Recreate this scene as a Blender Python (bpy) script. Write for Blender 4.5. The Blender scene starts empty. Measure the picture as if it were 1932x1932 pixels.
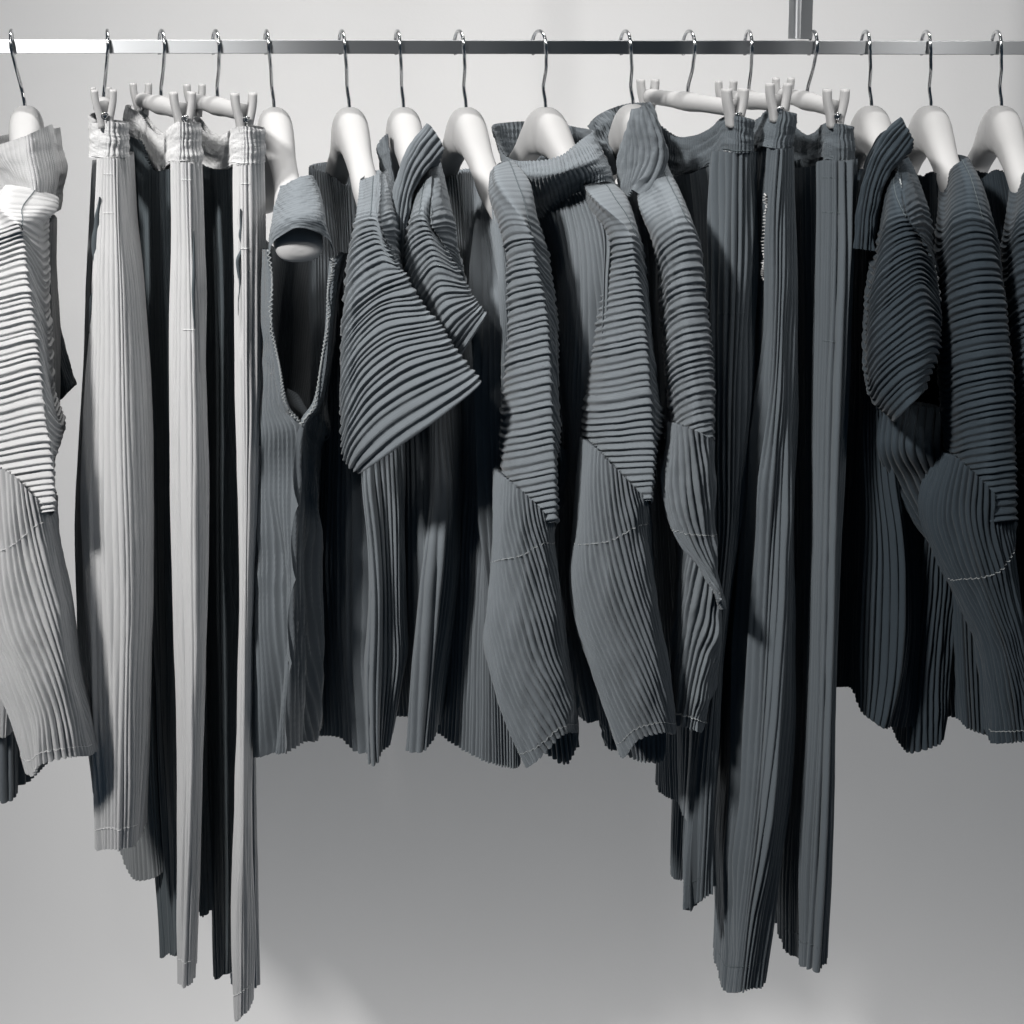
import bpy, math, random
import numpy as np
C = bpy.context.scene
# ------------------------------------------------------------------ camera
W = 1932.0; F = 2576.0; D = 1.6; TH = math.radians(8); AX = 417.0
cam = bpy.data.cameras.new('camera'); camo = bpy.data.objects.new('camera', cam); C.collection.objects.link(camo)
cam.sensor_width = 36; cam.lens = 36*F/W; cam.shift_y = -(966-AX)/W; cam.clip_end = 50; cam.clip_start = .05
camo.location = (0, -D, 0); camo.rotation_euler = (math.pi/2-TH, 0, 0)
C.camera = camo
# ------------------------------------------------------------------ world, exposure
w = bpy.data.worlds.new('World'); C.world = w; w.use_nodes = True
w.node_tree.nodes['Background'].inputs[0].default_value = (.40, .68, 1, 1)
w.node_tree.nodes['Background'].inputs[1].default_value = .035
C.view_settings.view_transform = 'Standard'; C.view_settings.look = 'None'
C.view_settings.gamma = 1; C.view_settings.exposure = .25
C.render.engine = 'CYCLES'; C.cycles.max_bounces = 5; C.cycles.diffuse_bounces = 3
# ------------------------------------------------------------------ lamps (ceiling track spots of the shop, and added fill strips for the wall)
def area(loc, tgt, size, power, col):
    l = bpy.data.lights.new('area_light', 'AREA'); l.shape = 'DISK'; l.size = size; l.energy = power; l.color = col
    o = bpy.data.objects.new('area_light', l); C.collection.objects.link(o); o.location = loc
    d = np.array(tgt)-np.array(loc); yaw = math.atan2(-d[0], d[1]); pitch = math.atan2(d[2], math.hypot(d[0], d[1]))
    o.rotation_euler = (math.pi/2+pitch, 0, yaw)
    return o
WARM = (1, .965, .93)
def aim(o, spread): o.data.spread = math.radians(spread); return o
aim(area((-.80, -1.58, 1.20), (-.40, .0, .05), .10, .55, WARM), 45)
aim(area((1.05, -1.58, 1.20), (.52, .0, .05), .10, .55, WARM), 45)
aim(area((-1.55, -2.00, 1.65), (.02, -.1, -.48), .32, 12.5, WARM), 60)
aim(area((1.55, -1.35, 1.15), (.15, -.1, -.5), .30, 2.0, WARM), 110)
aim(area((-.15, -.72, 1.40), (0, -.35, -.5), .14, .6, WARM), 110)
wall_fill = area((0.0, .36, 4.5), (0, .62, -.8), .2, 205, WARM)      # added unseen strip overhead, brightens the wall behind the garments
wall_fill.data.shape = 'RECTANGLE'; wall_fill.data.size = 3.4; wall_fill.data.size_y = .10
low_fill = area((0.0, .28, -3.0), (0, .62, -.7), .2, 40, WARM)       # added unseen strip below the view, lifts the lower wall
low_fill.data.shape = 'RECTANGLE'; low_fill.data.size = 3.4; low_fill.data.size_y = .10
# ------------------------------------------------------------------ mapping helpers (photograph pixel at a chosen real depth -> metres)
def p(x, y, Y):
    Y = Y/100.; xv = (x-966)/F; yv = (AX-y)/F
    dy = math.cos(TH)+yv*math.sin(TH); dz = -math.sin(TH)+yv*math.cos(TH)
    t = (Y+D)/dy
    return np.array((xv*t, Y, dz*t))
def pz(x, z, Y):
    Y = Y/100.; zc = (Y+D)*math.cos(TH)-z*math.sin(TH)
    return np.array(((x-966)/F*zc, Y, z))
def R(y, xs, Ys, k=0):
    """ring row: all at one height, the height read at column k"""
    z = p(xs[k], y, Ys[k])[2]
    return [pz(x, z, Y) for x, Y in zip(xs, Ys)]
def row(*pts): return [p(*q) for q in pts]
def rows(Y, *rr):
    """Y: list of depths per column; rr: rows of (x,y) pairs"""
    out = []
    for r in rr:
        out.append([p(q[0], q[1], q[2] if len(q) > 2 else Y[i]) for i, q in enumerate(r)])
    return out
# ------------------------------------------------------------------ materials
def mat(name, col, rough=.9, metal=0, sheen=0, bump=None, var=0, spec=.3, aniso=0, knit=None, brush=False):
    m = bpy.data.materials.new(name); m.use_nodes = True; nt = m.node_tree; N = nt.nodes; L = nt.links
    b = N['Principled BSDF']; b.inputs['Base Color'].default_value = (*col, 1)
    b.inputs['Roughness'].default_value = rough; b.inputs['Metallic'].default_value = metal
    b.inputs['Specular IOR Level'].default_value = spec
    if sheen: b.inputs['Sheen Weight'].default_value = sheen; b.inputs['Sheen Roughness'].default_value = .5
    tc = N.new('ShaderNodeTexCoord')
    if var:
        n = N.new('ShaderNodeTexNoise'); n.inputs['Scale'].default_value = 9; n.inputs['Detail'].default_value = 6
        L.new(tc.outputs['Object'], n.inputs['Vector'])
        mx = N.new('ShaderNodeMix'); mx.data_type = 'RGBA'
        mx.inputs[6].default_value = (*[c*(1-var) for c in col], 1); mx.inputs[7].default_value = (*[min(1, c*(1+var)) for c in col], 1)
        L.new(n.outputs['Fac'], mx.inputs[0]); L.new(mx.outputs[2], b.inputs['Base Color'])
    last = None
    if bump:
        n = N.new('ShaderNodeTexNoise'); n.inputs['Scale'].default_value = bump[0]; n.inputs['Detail'].default_value = 3
        L.new(tc.outputs['Object'], n.inputs['Vector'])
        bp = N.new('ShaderNodeBump'); bp.inputs['Strength'].default_value = bump[1]; bp.inputs['Distance'].default_value = bump[2]
        L.new(n.outputs['Fac'], bp.inputs['Height']); last = bp
    if knit:
        wv = N.new('ShaderNodeTexWave'); wv.bands_direction = 'Y'; wv.inputs['Scale'].default_value = knit[0]
        wv.inputs['Distortion'].default_value = .6; wv.inputs['Detail'].default_value = 1
        L.new(tc.outputs['UV'], wv.inputs['Vector'])
        bp = N.new('ShaderNodeBump'); bp.inputs['Strength'].default_value = knit[1]; bp.inputs['Distance'].default_value = knit[2]
        L.new(wv.outputs['Fac'], bp.inputs['Height'])
        if last: L.new(last.outputs[0], bp.inputs['Normal'])
        last = bp
    if brush:
        mp = N.new('ShaderNodeMapping'); mp.inputs['Scale'].default_value = (6, 6, 2600); L.new(tc.outputs['Object'], mp.inputs['Vector'])
        n = N.new('ShaderNodeTexNoise'); n.inputs['Scale'].default_value = 1; n.inputs['Detail'].default_value = 1; L.new(mp.outputs[0], n.inputs['Vector'])
        bp = N.new('ShaderNodeBump'); bp.inputs['Strength'].default_value = 1; bp.inputs['Distance'].default_value = .0006
        L.new(n.outputs['Fac'], bp.inputs['Height']); last = bp
    if last: L.new(last.outputs[0], b.inputs['Normal'])
    if aniso:
        b.inputs['Anisotropic'].default_value = aniso
        tg = N.new('ShaderNodeTangent'); tg.direction_type = 'RADIAL'; tg.axis = 'X'
        L.new(tg.outputs[0], b.inputs['Tangent'])
    return m
K = (70, .22, .0003)
M = {}
M['pale'] = mat('pale_pleated_knit', (.53, .54, .55), var=.05, sheen=.1, bump=(700, .25, .0006), knit=K)
M['mid'] = mat('charcoal_pleated_knit', (.138, .158, .175), var=.10, sheen=.12, bump=(800, .4, .0006), knit=K)
M['trou'] = mat('slate_pleated_knit', (.100, .119, .135), var=.10, sheen=.12, bump=(800, .4, .0006), knit=K)
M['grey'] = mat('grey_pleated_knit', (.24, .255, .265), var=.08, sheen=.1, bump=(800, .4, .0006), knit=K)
M['darkslate'] = mat('dark_slate_pleated_knit', (.080, .098, .110), var=.10, sheen=.08, bump=(800, .4, .0006), knit=K)  # rear legs' own fabric; in the pocket slits its dark tone stands for shadow
M['dark'] = mat('black_pleated_knit', (.028, .040, .051), var=.12, sheen=.08, bump=(800, .4, .0006), knit=K)
M['palethread'] = mat('pale_thread', (.62, .63, .64))
M['thread'] = mat('grey_thread', (.26, .28, .29))
M['darkthread'] = mat('dark_thread', (.09, .11, .12))
M['plastic'] = mat('white_plastic', (.40, .405, .41), rough=.50, spec=.22, bump=(60, .05, .001))
M['chrome'] = mat('polished_wire', (.62, .63, .64), rough=.16, metal=1)
M['steel'] = mat('brushed_steel', (.34, .355, .37), rough=.43, metal=1, aniso=.97)
M['wall'] = mat('painted_wall', (.80, .81, .82), rough=.95, var=.015, bump=(220, .12, .001))
# ------------------------------------------------------------------ object helpers
def link(name, me, m, parent=None):
    o = bpy.data.objects.new(name, me); C.collection.objects.link(o)
    if m is not None: me.materials.append(m)
    if parent is not None:
        o.parent = parent; o.location = -np.array(parent.location) if parent.type == 'EMPTY' else (0, 0, 0)
    return o
def tag(o, label=None, cat=None, group=None, kind=None):
    if label: o['label'] = label
    if cat: o['category'] = cat
    if group: o['group'] = group
    if kind: o['kind'] = kind
    return o
def thing(name, loc, label, cat, group=None):
    o = bpy.data.objects.new(name, None); C.collection.objects.link(o); o.location = loc; o.empty_display_size = .02
    return tag(o, label, cat, group)
def gridmesh(name, G, closed, uv=None):
    nv, nu = G.shape[:2]
    me = bpy.data.meshes.new(name)
    idx = np.arange(nv*nu).reshape(nv, nu)
    a = idx[:-1, :]; b = idx[1:, :]
    if closed: a2 = np.roll(a, -1, 1); b2 = np.roll(b, -1, 1)
    else: a2 = a[:, 1:]; b2 = b[:, 1:]; a = a[:, :-1]; b = b[:, :-1]
    f = np.stack([a, a2, b2, b], -1).reshape(-1, 4)
    nf = len(f)
    me.vertices.add(nv*nu); me.vertices.foreach_set('co', G.reshape(-1).astype(np.float32))
    me.loops.add(nf*4); me.loops.foreach_set('vertex_index', f.reshape(-1).astype(np.int32))
    me.polygons.add(nf); me.polygons.foreach_set('loop_start', (np.arange(nf)*4).astype(np.int32))
    me.polygons.foreach_set('loop_total', np.full(nf, 4, np.int32))
    me.polygons.foreach_set('use_smooth', np.ones(nf, bool))
    if uv is not None:
        l = me.uv_layers.new(name='UVMap'); l.data.foreach_set('uv', uv.reshape(-1, 2)[f.reshape(-1)].reshape(-1).astype(np.float32))
    me.update(); me.validate()
    return me
def interp(P, t, closed, smooth=True):
    """hermite interpolation along axis 0, t in 0..1 by mean chord length"""
    n = len(P)
    Q = np.concatenate([P, P[:1]], 0) if closed else P
    d = np.sqrt(((Q[1:]-Q[:-1])**2).sum(-1)); d = d.reshape(len(d), -1).mean(1); d = np.maximum(d, 1e-5)
    s = np.concatenate([[0], np.cumsum(d)]); T = s[-1]; s /= T; d = d/T
    sl = (Q[1:]-Q[:-1])/d.reshape(-1, *([1]*(Q.ndim-1)))
    m = np.zeros_like(Q)
    dd = d.reshape(-1, *([1]*(Q.ndim-1)))
    m[1:-1] = (sl[:-1]*dd[1:]+sl[1:]*dd[:-1])/(dd[1:]+dd[:-1])
    if closed: m[0] = m[-1] = (sl[-1]*dd[0]+sl[0]*dd[-1])/(dd[0]+dd[-1])
    else: m[0] = sl[0]; m[-1] = sl[-1]
    k = np.clip(np.searchsorted(s, t, side='right')-1, 0, len(d)-1)
    h = d[k]; x = (t-s[k])/h
    sh = (-1, *([1]*(Q.ndim-1))); x = x.reshape(sh); h = h.reshape(sh)
    return ((2*x**3-3*x**2+1)*Q[k]+(x**3-2*x**2+x)*h*m[k]+(-2*x**3+3*x**2)*Q[k+1]+(x**3-x**2)*h*m[k+1]), s, T
def noise(U, V, seed, fu=3., fv=3., n=5):
    r = np.random.RandomState(seed); o = 0
    for i in range(n):
        o = o+np.sin(2*np.pi*(U*fu*r.uniform(-1, 1)+V*fv*r.uniform(-1, 1))+r.uniform(0, 6.28))
    return o/n
class Surf: pass
SEED = [1]
def surf(name, parent, m, rr, back=5, pleat=None, folds=(), grooves=(), amp=None, wob=.16, nu=60, nv=80, wave=1.0, gather=None, spp=8, lump=1.0, tw=0., follow=False):
    """lofted cloth. rr: rows (top to bottom) of world points. back: cm of depth of the hidden side (None = open sheet).
    pleat = (direction 'v'/'h', pitch mm, height mm)"""
    SEED[0] += 1; sd = SEED[0]; rs = np.random.RandomState(sd)
    G = np.array(rr)
    k = G.shape[1]
    closed = back is not None
    if follow: back = 'follow'
    uf = 1.
    if back == 'follow':
        closed = True; G = np.concatenate([G, G[:, ::-1]+np.array((0, .022, 0))], 1)
    elif closed:
        ch = G[:, -1]-G[:, 0]; cl = np.maximum(np.linalg.norm(ch, axis=-1, keepdims=True), 1e-6); ins = np.minimum(.0028, .07*cl)*ch/cl
        G = G.copy(); G[:, 0] += ins; G[:, -1] -= ins      # the round-over at both edges bulges by about this much
        a = G[:, -1:]; b = G[:, :1]; off = np.array((0, back/100., 0))
        mid = [a+(b-a)*q+off*wt for q, wt in ((.12, .7), (.5, 1.), (.88, .7))]
        G = np.concatenate([G]+mid, 1)
    # lengths
    Lu = np.sqrt(((np.concatenate([G, G[:, :1]], 1)[:, 1:]-np.concatenate([G, G[:, :1]], 1)[:, :-1])**2).sum(-1)).sum(1).mean() if closed else np.sqrt(((G[:, 1:]-G[:, :-1])**2).sum(-1)).sum(1).mean()
    Lv = np.sqrt(((G[1:]-G[:-1])**2).sum(-1)).sum(0)[:k].mean()
    N = 1
    if pleat:
        d, pitch, h = pleat
        N = max(3, int(round((Lu if d == 'v' else Lv)/(pitch/1000.))))
        if d == 'v': nu = max(nu, N*12)
        else: nv = max(nv, N*spp)
    tu = np.arange(nu)/nu if closed else np.linspace(0, 1, nu)
    tv = np.linspace(0, 1, nv)
    A = interp(G.transpose(1, 0, 2), tu, closed)          # (nu, rows, 3)
    su = A[1]; A = A[0]
    B = interp(A.transpose(1, 0, 2), tv, False)[0]        # (nv, nu, 3)
    ue = su[k-1] if closed else 1.
    V, U = np.meshgrid(tv, tu, indexing='ij'); Uf = U/ue
    X = (np.roll(B, -1, 1)-np.roll(B, 1, 1)) if closed else np.gradient(B, axis=1)
    Z = np.gradient(B, axis=0)
    Nn = np.cross(X, Z); Nn /= np.maximum(np.linalg.norm(Nn, axis=-1, keepdims=True), 1e-9)
    # outward: front columns must face the camera
    fr = Nn[:, (Uf[0] > .25) & (Uf[0] < .75)]
    if fr[..., 1].mean() > 0: Nn = -Nn
    per = 1 if closed else 0
    def pn(seed, fu, fv):                                 # noise periodic in U when closed
        if closed: return noise(np.cos(2*np.pi*U)*.5, V, seed, fu, fv)*.6+noise(np.sin(2*np.pi*U)*.5, V, seed+50, fu, fv)*.6
        return noise(U, V, seed, fu, fv)
    H = lump*(.0022*pn(sd+900, 2.5, 2.2)+.0007*pn(sd+950, 11, 9)+.0004*pn(sd+970, 26, 20))
    if pleat:
        T_ = (U-tw*ue*V) if d == 'v' else V
        ph = N*T_
        ph = ph+wob*(pn(sd+100, 2, 3) if d == 'v' else pn(sd+100, 1.5, 2.5))
        jit = rs.uniform(-1, 1, N+3)*(.13 if d == 'v' else .24)
        # irregular widths, kept continuous
        i0 = np.floor(ph).astype(int); fr_ = ph-i0
        base = ph+(1-fr_)*jit[i0 % N]+fr_*jit[(i0+1) % N]
        i1 = np.floor(base).astype(int); s = base-i1
        am = rs.uniform(.78 if d == 'v' else .62, 1.12, N)[i1 % N]*(.86+.35*pn(sd+300, 6, 5))
        ap = .60
        tri = np.where(s < ap, s/ap, (1-s)/(1-ap))
        prof = (.72*tri+.28*np.sin(np.pi/2*tri))*1.08 if d == 'h' else 1.75*np.abs(np.sin(np.pi*s**1.05))**.64
        hh = prof*am*h/1000.
        if amp is not None: hh = hh*amp(Uf, V)
        H = H+hh-(.5 if d == 'h' else .9)*h/1000.
        # pleats wander a little together
    for f in folds:                                       # (u_top, u_bottom, width, cm, v0, v1)
        u0, u1, wd, cm = f[:4]; v0, v1 = (f[4], f[5]) if len(f) > 4 else (-.2, 1.2)
        c = u0+(u1-u0)*V+.02*np.sin(6*V+sd)
        H = H+cm/100.*np.exp(-((Uf-c)/wd)**2)*np.clip((V-v0)/.12, 0, 1)*np.clip((v1-V)/.12, 0, 1)
    for g in grooves:                                     # (list of (u,v)), half width u, depth mm
        pts, hw, dp = g; pts = sorted(pts, key=lambda q: q[1])
        gv = [q[1] for q in pts]; gu = [q[0] for q in pts]
        c = np.interp(V, gv, gu); tt = np.clip((V-gv[0])/max(gv[-1]-gv[0], 1e-4), 0, 1)
        ww = hw*(np.sin(np.pi*tt)**.6+1e-3)
        H = H-dp/1000.*np.clip(1.3-np.abs(Uf-c)/ww, 0, 1)*(V >= gv[0])*(V <= gv[-1])
    B = B+Nn*H[..., None]
    if gather is not None: B = gather(B, U, V)
    uv = np.stack([U*Lu*3, V*Lv*3], -1)
    if closed:
        pass
    o = link(name, gridmesh(name, B, closed, uv), m, parent)
    S = Surf(); S.B = B; S.ue = ue; S.closed = closed; S.o = o; S.N = Nn; S.nu = nu; S.nv = nv
    return S
def at(S, u, v, lift=0):
    uu = (u*S.ue) % 1.0 if S.closed else u
    x = uu*(S.nu if S.closed else S.nu-1); y = v*(S.nv-1)
    x = x if S.closed else min(max(x, 0.), S.nu-1.001); y = max(y, 0.)
    i = int(x); j = int(min(y, S.nv-2)); fx = x-i; fy = y-j
    i2 = (i+1) % S.nu if S.closed else min(i+1, S.nu-1)
    i = min(i, S.nu-1)
    B = S.B
    q = (B[j, i]*(1-fx)+B[j, i2]*fx)*(1-fy)+(B[j+1, i]*(1-fx)+B[j+1, i2]*fx)*fy
    return q+S.N[j, i]*lift
def tube(name, parent, m, pts, r, ns=8, cap=True):
    P = np.array(pts, float); n = len(P)
    rr = np.full(n, r) if np.isscalar(r) else np.array(r)
    T = np.gradient(P, axis=0); T /= np.maximum(np.linalg.norm(T, axis=1, keepdims=True), 1e-9)
    G = []
    ref = np.array((0., 1., 0.)) if abs(T[0][1]) < .8 else np.array((1., 0, 0))
    u = np.cross(T[0], ref); u /= np.linalg.norm(u)
    for i in range(n):
        u = u-T[i]*u.dot(T[i]); u /= max(np.linalg.norm(u), 1e-9); v = np.cross(T[i], u)
        G.append([P[i]+rr[i]*(math.cos(a)*u+math.sin(a)*v) for a in np.arange(ns)*2*math.pi/ns])
    G = np.array(G)
    if cap:
        G = np.concatenate([np.repeat(P[:1][:, None], ns, 1), G, np.repeat(P[-1:][:, None], ns, 1)], 0)
    return link(name, gridmesh(name, G, True), m, parent)
def smooth_path(pts, n=40):
    return interp(np.array(pts, float), np.linspace(0, 1, n), False)[0]
def seam(S, pts, m, parent, r=.0005, name='seam', zig=0, n=90, lift=.0006):
    """thread running over a cloth surface through (u, v) points"""
    q = smooth_path(pts, n)
    tube(name, parent, m, [at(S, a+(zig*(1 if i % 2 else -1)), b, lift) for i, (a, b) in enumerate(q)], r, 5)
def slit(S, pts, hw, m, parent, name='pocket', n=40, lift=.0035):
    """lens-shaped strip on a pocket slit, shadow inside put into its dark colour"""
    q = smooth_path(pts, n); G = []
    C_ = np.array([at(S, a, b_, 0)+S.N[int(b_*(S.nv-1)), int((a*S.ue) % 1*S.nu)]*0 for a, b_ in q])
    k = np.ones(5)/5; P_ = np.stack([np.convolve(np.pad(C_[:, i], 2, mode='edge'), k, 'valid') for i in range(3)], 1)
    for i, c in enumerate(P_):
        w_ = hw*math.sin(math.pi*(i+.3)/(n-.4))**.7
        G.append([c+np.array((w_*x, -lift-.0012*(1-abs(x)), 0)) for x in (-1, -.5, 0, .5, 1)]+[c+np.array((w_*x, -lift+.003, 0)) for x in (1, 0, -1)])
    link(name, gridmesh(name, np.array(G), True), m, parent)
def box_mesh(name, parent, m, corners8, bevel=.001):
    import bmesh
    bm = bmesh.new(); vs = [bm.verts.new(c) for c in corners8]
    for f in ((0, 1, 2, 3), (4, 7, 6, 5), (0, 4, 5, 1), (1, 5, 6, 2), (2, 6, 7, 3), (3, 7, 4, 0)): bm.faces.new([vs[i] for i in f])
    bmesh.ops.recalc_face_normals(bm, faces=bm.faces)
    if bevel: bmesh.ops.bevel(bm, geom=bm.edges[:], offset=bevel, segments=2, affect='EDGES', profile=.5)
    me = bpy.data.meshes.new(name); bm.to_mesh(me); bm.free()
    return link(name, me, m, parent)
def cuboid(name, parent, m, c, ax, ay, az, bevel=.001):
    """c centre; ax, ay, az half vectors"""
    c, ax, ay, az = map(np.array, (c, ax, ay, az))
    co = [c-ax-ay-az, c+ax-ay-az, c+ax+ay-az, c-ax+ay-az, c-ax-ay+az, c+ax-ay+az, c+ax+ay+az, c-ax+ay+az]
    return box_mesh(name, parent, m, co, bevel)
# ------------------------------------------------------------------ the setting
me = bpy.data.meshes.new('wall'); Yw = .62
me.from_pydata([(-4, Yw, -3), (4, Yw, -3), (4, Yw, 2.5), (-4, Yw, 2.5), (-4, Yw+.1, -3), (4, Yw+.1, -3), (4, Yw+.1, 2.5), (-4, Yw+.1, 2.5)], [],
               [(0, 1, 2, 3), (5, 4, 7, 6), (3, 2, 6, 7), (4, 5, 1, 0), (1, 5, 6, 2), (4, 0, 3, 7)]); me.update()
tag(link('wall', me, M['wall']), 'plain light grey painted wall behind the clothes rail', 'wall', kind='structure')
# ------------------------------------------------------------------ rail
a = p(-200, 74.5, -1.4); b = p(2130, 77.6, -1.4); a2 = p(-200, 100.5, -1.4); b2 = p(2130, 103.6, -1.4)
dpt = np.array((0, .028, 0))
rail = thing('clothes_rail', (0, 0, -.02), 'long brushed steel bar running across the top with every hanger hooked on it', 'clothes rail')
box_mesh('bar', rail, M['steel'], [a, b, b+dpt, a+dpt, a2, b2, b2+dpt, a2+dpt], .0008)
pa = p(1510, 76, -1.2); xm = pa[0]
cuboid('upright_post', rail, M['steel'], (xm+.0068, -.012+.036, .5-.0115), (.0067, 0, 0), (0, .036, 0), (0, 0, .5), .0006)
def ztop_rail(x): return -.0125-(.0019*(x+.75)/1.5)
# ------------------------------------------------------------------ hangers
def hook(parent, x0, psi, base, tilt=0.):
    """wire hook: base = point where it enters the hanger"""
    e = np.array((math.sin(psi), -math.cos(psi), 0)); zr = ztop_rail(x0)
    cz = zr-.0085+.0005; Rr = .0195
    L = []
    for t in np.linspace(math.radians(205), math.radians(-28), 26):
        L.append((Rr*math.cos(t), cz+Rr*math.sin(t)))
    L += [(.0125, cz-.024), (.004, cz-.037), (-.0005, cz-.0445), (-.0012, cz-.050), (0, cz-.060), (0, base[2]-.006)]
    top = np.array((x0, 0, 0)); H = cz-base[2]
    pts = []
    for a_, z_ in L:
        f = np.clip((cz-z_)/H, 0, 1)
        pts.append(top*(1-f)+np.array((base[0], base[1], 0))*f+e*a_+np.array((0, 0, z_)))
    pts = smooth_path(pts, 90)
    tube('hook', parent, M['chrome'], pts, .0021, 10)
HSEC = [(0, 0, .056, .036), (.012, -.001, .057, .038), (.026, -.0065, .052, .037), (.045, -.021, .043, .034), (.075, -.045, .035, .029), (.11, -.068, .033, .030),
        (.15, -.090, .036, .038), (.18, -.107, .040, .047), (.197, -.119, .033, .044), (.205, -.130, .016, .026), (.2068, -.138, .0003, .0005)]
def shirt_hanger(hx, bx, by, fx, fy, label, k=.87, kw=.70):
    """hx: hook px on the rail, (bx,by): hook foot, (fx,fy): where the front shoulder tip is seen"""
    base = p(bx, by, 0); x0 = pz(hx, -.01, 0)[0]
    # find the yaw that carries the tip to pixel fx
    best = min(np.radians(np.arange(-30, 60, .5)), key=lambda s: abs(966+(base[0]+.19*math.sin(s))/((D-.19*math.cos(s))*math.cos(TH)+.19*math.sin(TH))*F-fx))
    psi = best
    t = thing('clothes_hanger', base, label, 'clothes hanger', 'white contoured plastic hangers on the rail')
    e = np.array((math.sin(psi), -math.cos(psi), 0)); n = np.array((math.cos(psi), math.sin(psi), 0)); up = np.array((0, 0, 1.))
    secs = [(-a_, z_, h_, w_) for a_, z_, h_, w_ in HSEC[:0:-1]]+HSEC
    S = np.array(secs); S[:, 0] *= k; S[:, 3] *= np.where(np.abs(S[:, 0]) > .12, kw, 1)
    tt = np.linspace(0, 1, 90)
    S = interp(S, tt, False)[0]
    G = []
    for a_, z_, h_, w_ in S:
        c = base+e*a_+up*(z_-h_/2)
        ring = []
        for q in np.arange(28)*2*math.pi/28:
            cu, su_ = math.cos(q), math.sin(q)
            ring.append(c+n*(w_/2*math.copysign(abs(cu)**.8, cu))+up*(h_/2*math.copysign(abs(su_)**.8, su_)))
        G.append(ring)
    link('hanger_body', gridmesh('hanger_body', np.array(G), True), M['plastic'], t)
    hook(t, x0, psi, base)
    return t
def clip_hanger(hx, bx, by, front, back, label, Yf=-14., Yb=13., jl=.014):
    """front/back: (px, py) of the pivot of each clip"""
    A = p(*front, Yf); Bk = p(*back, Yb); base = p(bx, by, (Yf+Yb)/2*0)
    t = thing('trouser_hanger', base, label, 'clip hanger', 'white clip hangers for trousers')
    d = A-Bk; Ln = np.linalg.norm(d); e = d/Ln; up = np.array((0, 0, 1.)); n = np.cross(up, e); n /= np.linalg.norm(n); n = -n if n[0] < 0 else n
    zb = .006
    pa_, pb_ = A+up*zb-e*.004, Bk+up*zb+e*.004
    mid = (pa_+pb_)/2; 
    path = [pb_+(pa_-pb_)*q for q in np.linspace(0, 1, 24)]
    rr = [.0095+.002*math.exp(-((q-.5)/.13)**2) for q in np.linspace(0, 1, 24)]
    tube('crossbar', t, M['plastic'], path, rr, 14)
    psi = math.atan2(e[0], -e[1])
    hook(t, pz(hx, -.01, 0)[0], psi, np.array((mid[0]*.5+base[0]*.5, mid[1]*.5, mid[2]+.008)))
    for c, sg in ((A, 1), (Bk, -1)):
        cl = thing('clip', c, None, None); cl.parent = t; cl.location = np.array(c)-np.array(t.location)
        w0 = e*.0055
        def part(nm, pts, th, wd, par=cl):
            P = np.array(pts, float)
            G = []
            T = np.gradient(P, axis=0); T /= np.linalg.norm(T, axis=1, keepdims=True)
            for q, tg in zip(P, T):
                s = np.cross(e, tg); s /= np.linalg.norm(s)
                G.append([q+e*wd*cx+s*th*cy for cx, cy in ((-1, -.7), (-.8, -1), (.8, -1), (1, -.7), (1, .7), (.8, 1), (-.8, 1), (-1, .7))])
            G = np.array(G); cs = G[:1].mean(1, keepdims=True).repeat(8, 1); ce = G[-1:].mean(1, keepdims=True).repeat(8, 1)
            o = link(nm, gridmesh(nm, np.concatenate([cs, G, ce], 0), True), M['plastic'], t)
            o.parent = cl; o.location = -np.array(c)
            return o
        for s in (-1, 1):
            pr = [c+n*s*.0096+up*.027, c+n*s*.0090+up*.016, c+n*s*.0072+up*.006, c+n*s*.0050-up*.004, c+n*s*.0042-up*(.010 if jl < .03 else .018), c+n*s*.0036-up*jl]
            part('jaw', smooth_path(pr, 14), .0036, .0085)
        G = []
        o = tube('spring', None, M['chrome'], [c+e*(-.0105)+up*-.001, c+e*(.0112)+up*-.001], .0026, 10); o.parent = cl; o.location = -np.array(c)
        rp = [c+e*sg*.0118+n*.0035*math.cos(q)+up*(.0035*math.sin(q)-.001) for q in np.linspace(0.4, 5.2, 14)]
        o = tube('spring', None, M['chrome'], rp, .0008, 6); o.parent = cl; o.location = -np.array(c)
    return t
shirt_hanger(22, 48, 199, 40, 450, 'white contoured hanger inside the pale high-necked top at the far left', .84, .7)
clip_hanger(203, 197, 194, (198, 217), (192, 205), 'white clip hanger holding the leftmost of the three pale trousers')
clip_hanger(305, 306, 192, (346, 221), (267, 197), 'white clip hanger holding the middle of the three pale trousers')
clip_hanger(407, 412, 194, (461, 223), (368, 199), 'white clip hanger holding the pale trousers next to the sleeveless top')
shirt_hanger(503, 518, 202, 563, 450, 'white contoured hanger whose rounded tip shows in the armhole of the sleeveless top', .98, 1.12)
shirt_hanger(645, 660, 202, 722, 440, 'white contoured hanger in the charcoal top whose wide short sleeve is nearest')
shirt_hanger(750, 762, 202, 815, 440, 'white contoured hanger under the rolled collar of the short-sleeved mock-neck top')
shirt_hanger(866, 880, 202, 982, 440, 'white contoured hanger carrying the collarless long-sleeved top, its arm bare to the shoulder', .82, .5)
shirt_hanger(1017, 1030, 202, 1176, 440, 'white contoured hanger standing in the wide open funnel collar, middle of the rail', .84, .7)
shirt_hanger(1180, 1195, 196, 1304, 440, 'white contoured hanger mostly wrapped by a folded collar left of the dark trousers', .84, .7)
clip_hanger(1300, 1299, 192, (1386, 215), (1222, 190), 'white clip hanger with long crossbar holding the leftmost dark trousers')
clip_hanger(1412, 1412, 192, (1468, 205), (1369, 193), 'white clip hanger holding the middle pair of dark trousers')
clip_hanger(1535, 1522, 192, (1576, 216), (1477, 187), 'white clip hanger holding the dark trousers beside the black tops')
shirt_hanger(1633, 1645, 199, 1735, 440, 'white contoured hanger inside the black mock-neck top with short sleeve', .84, .7)
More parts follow.
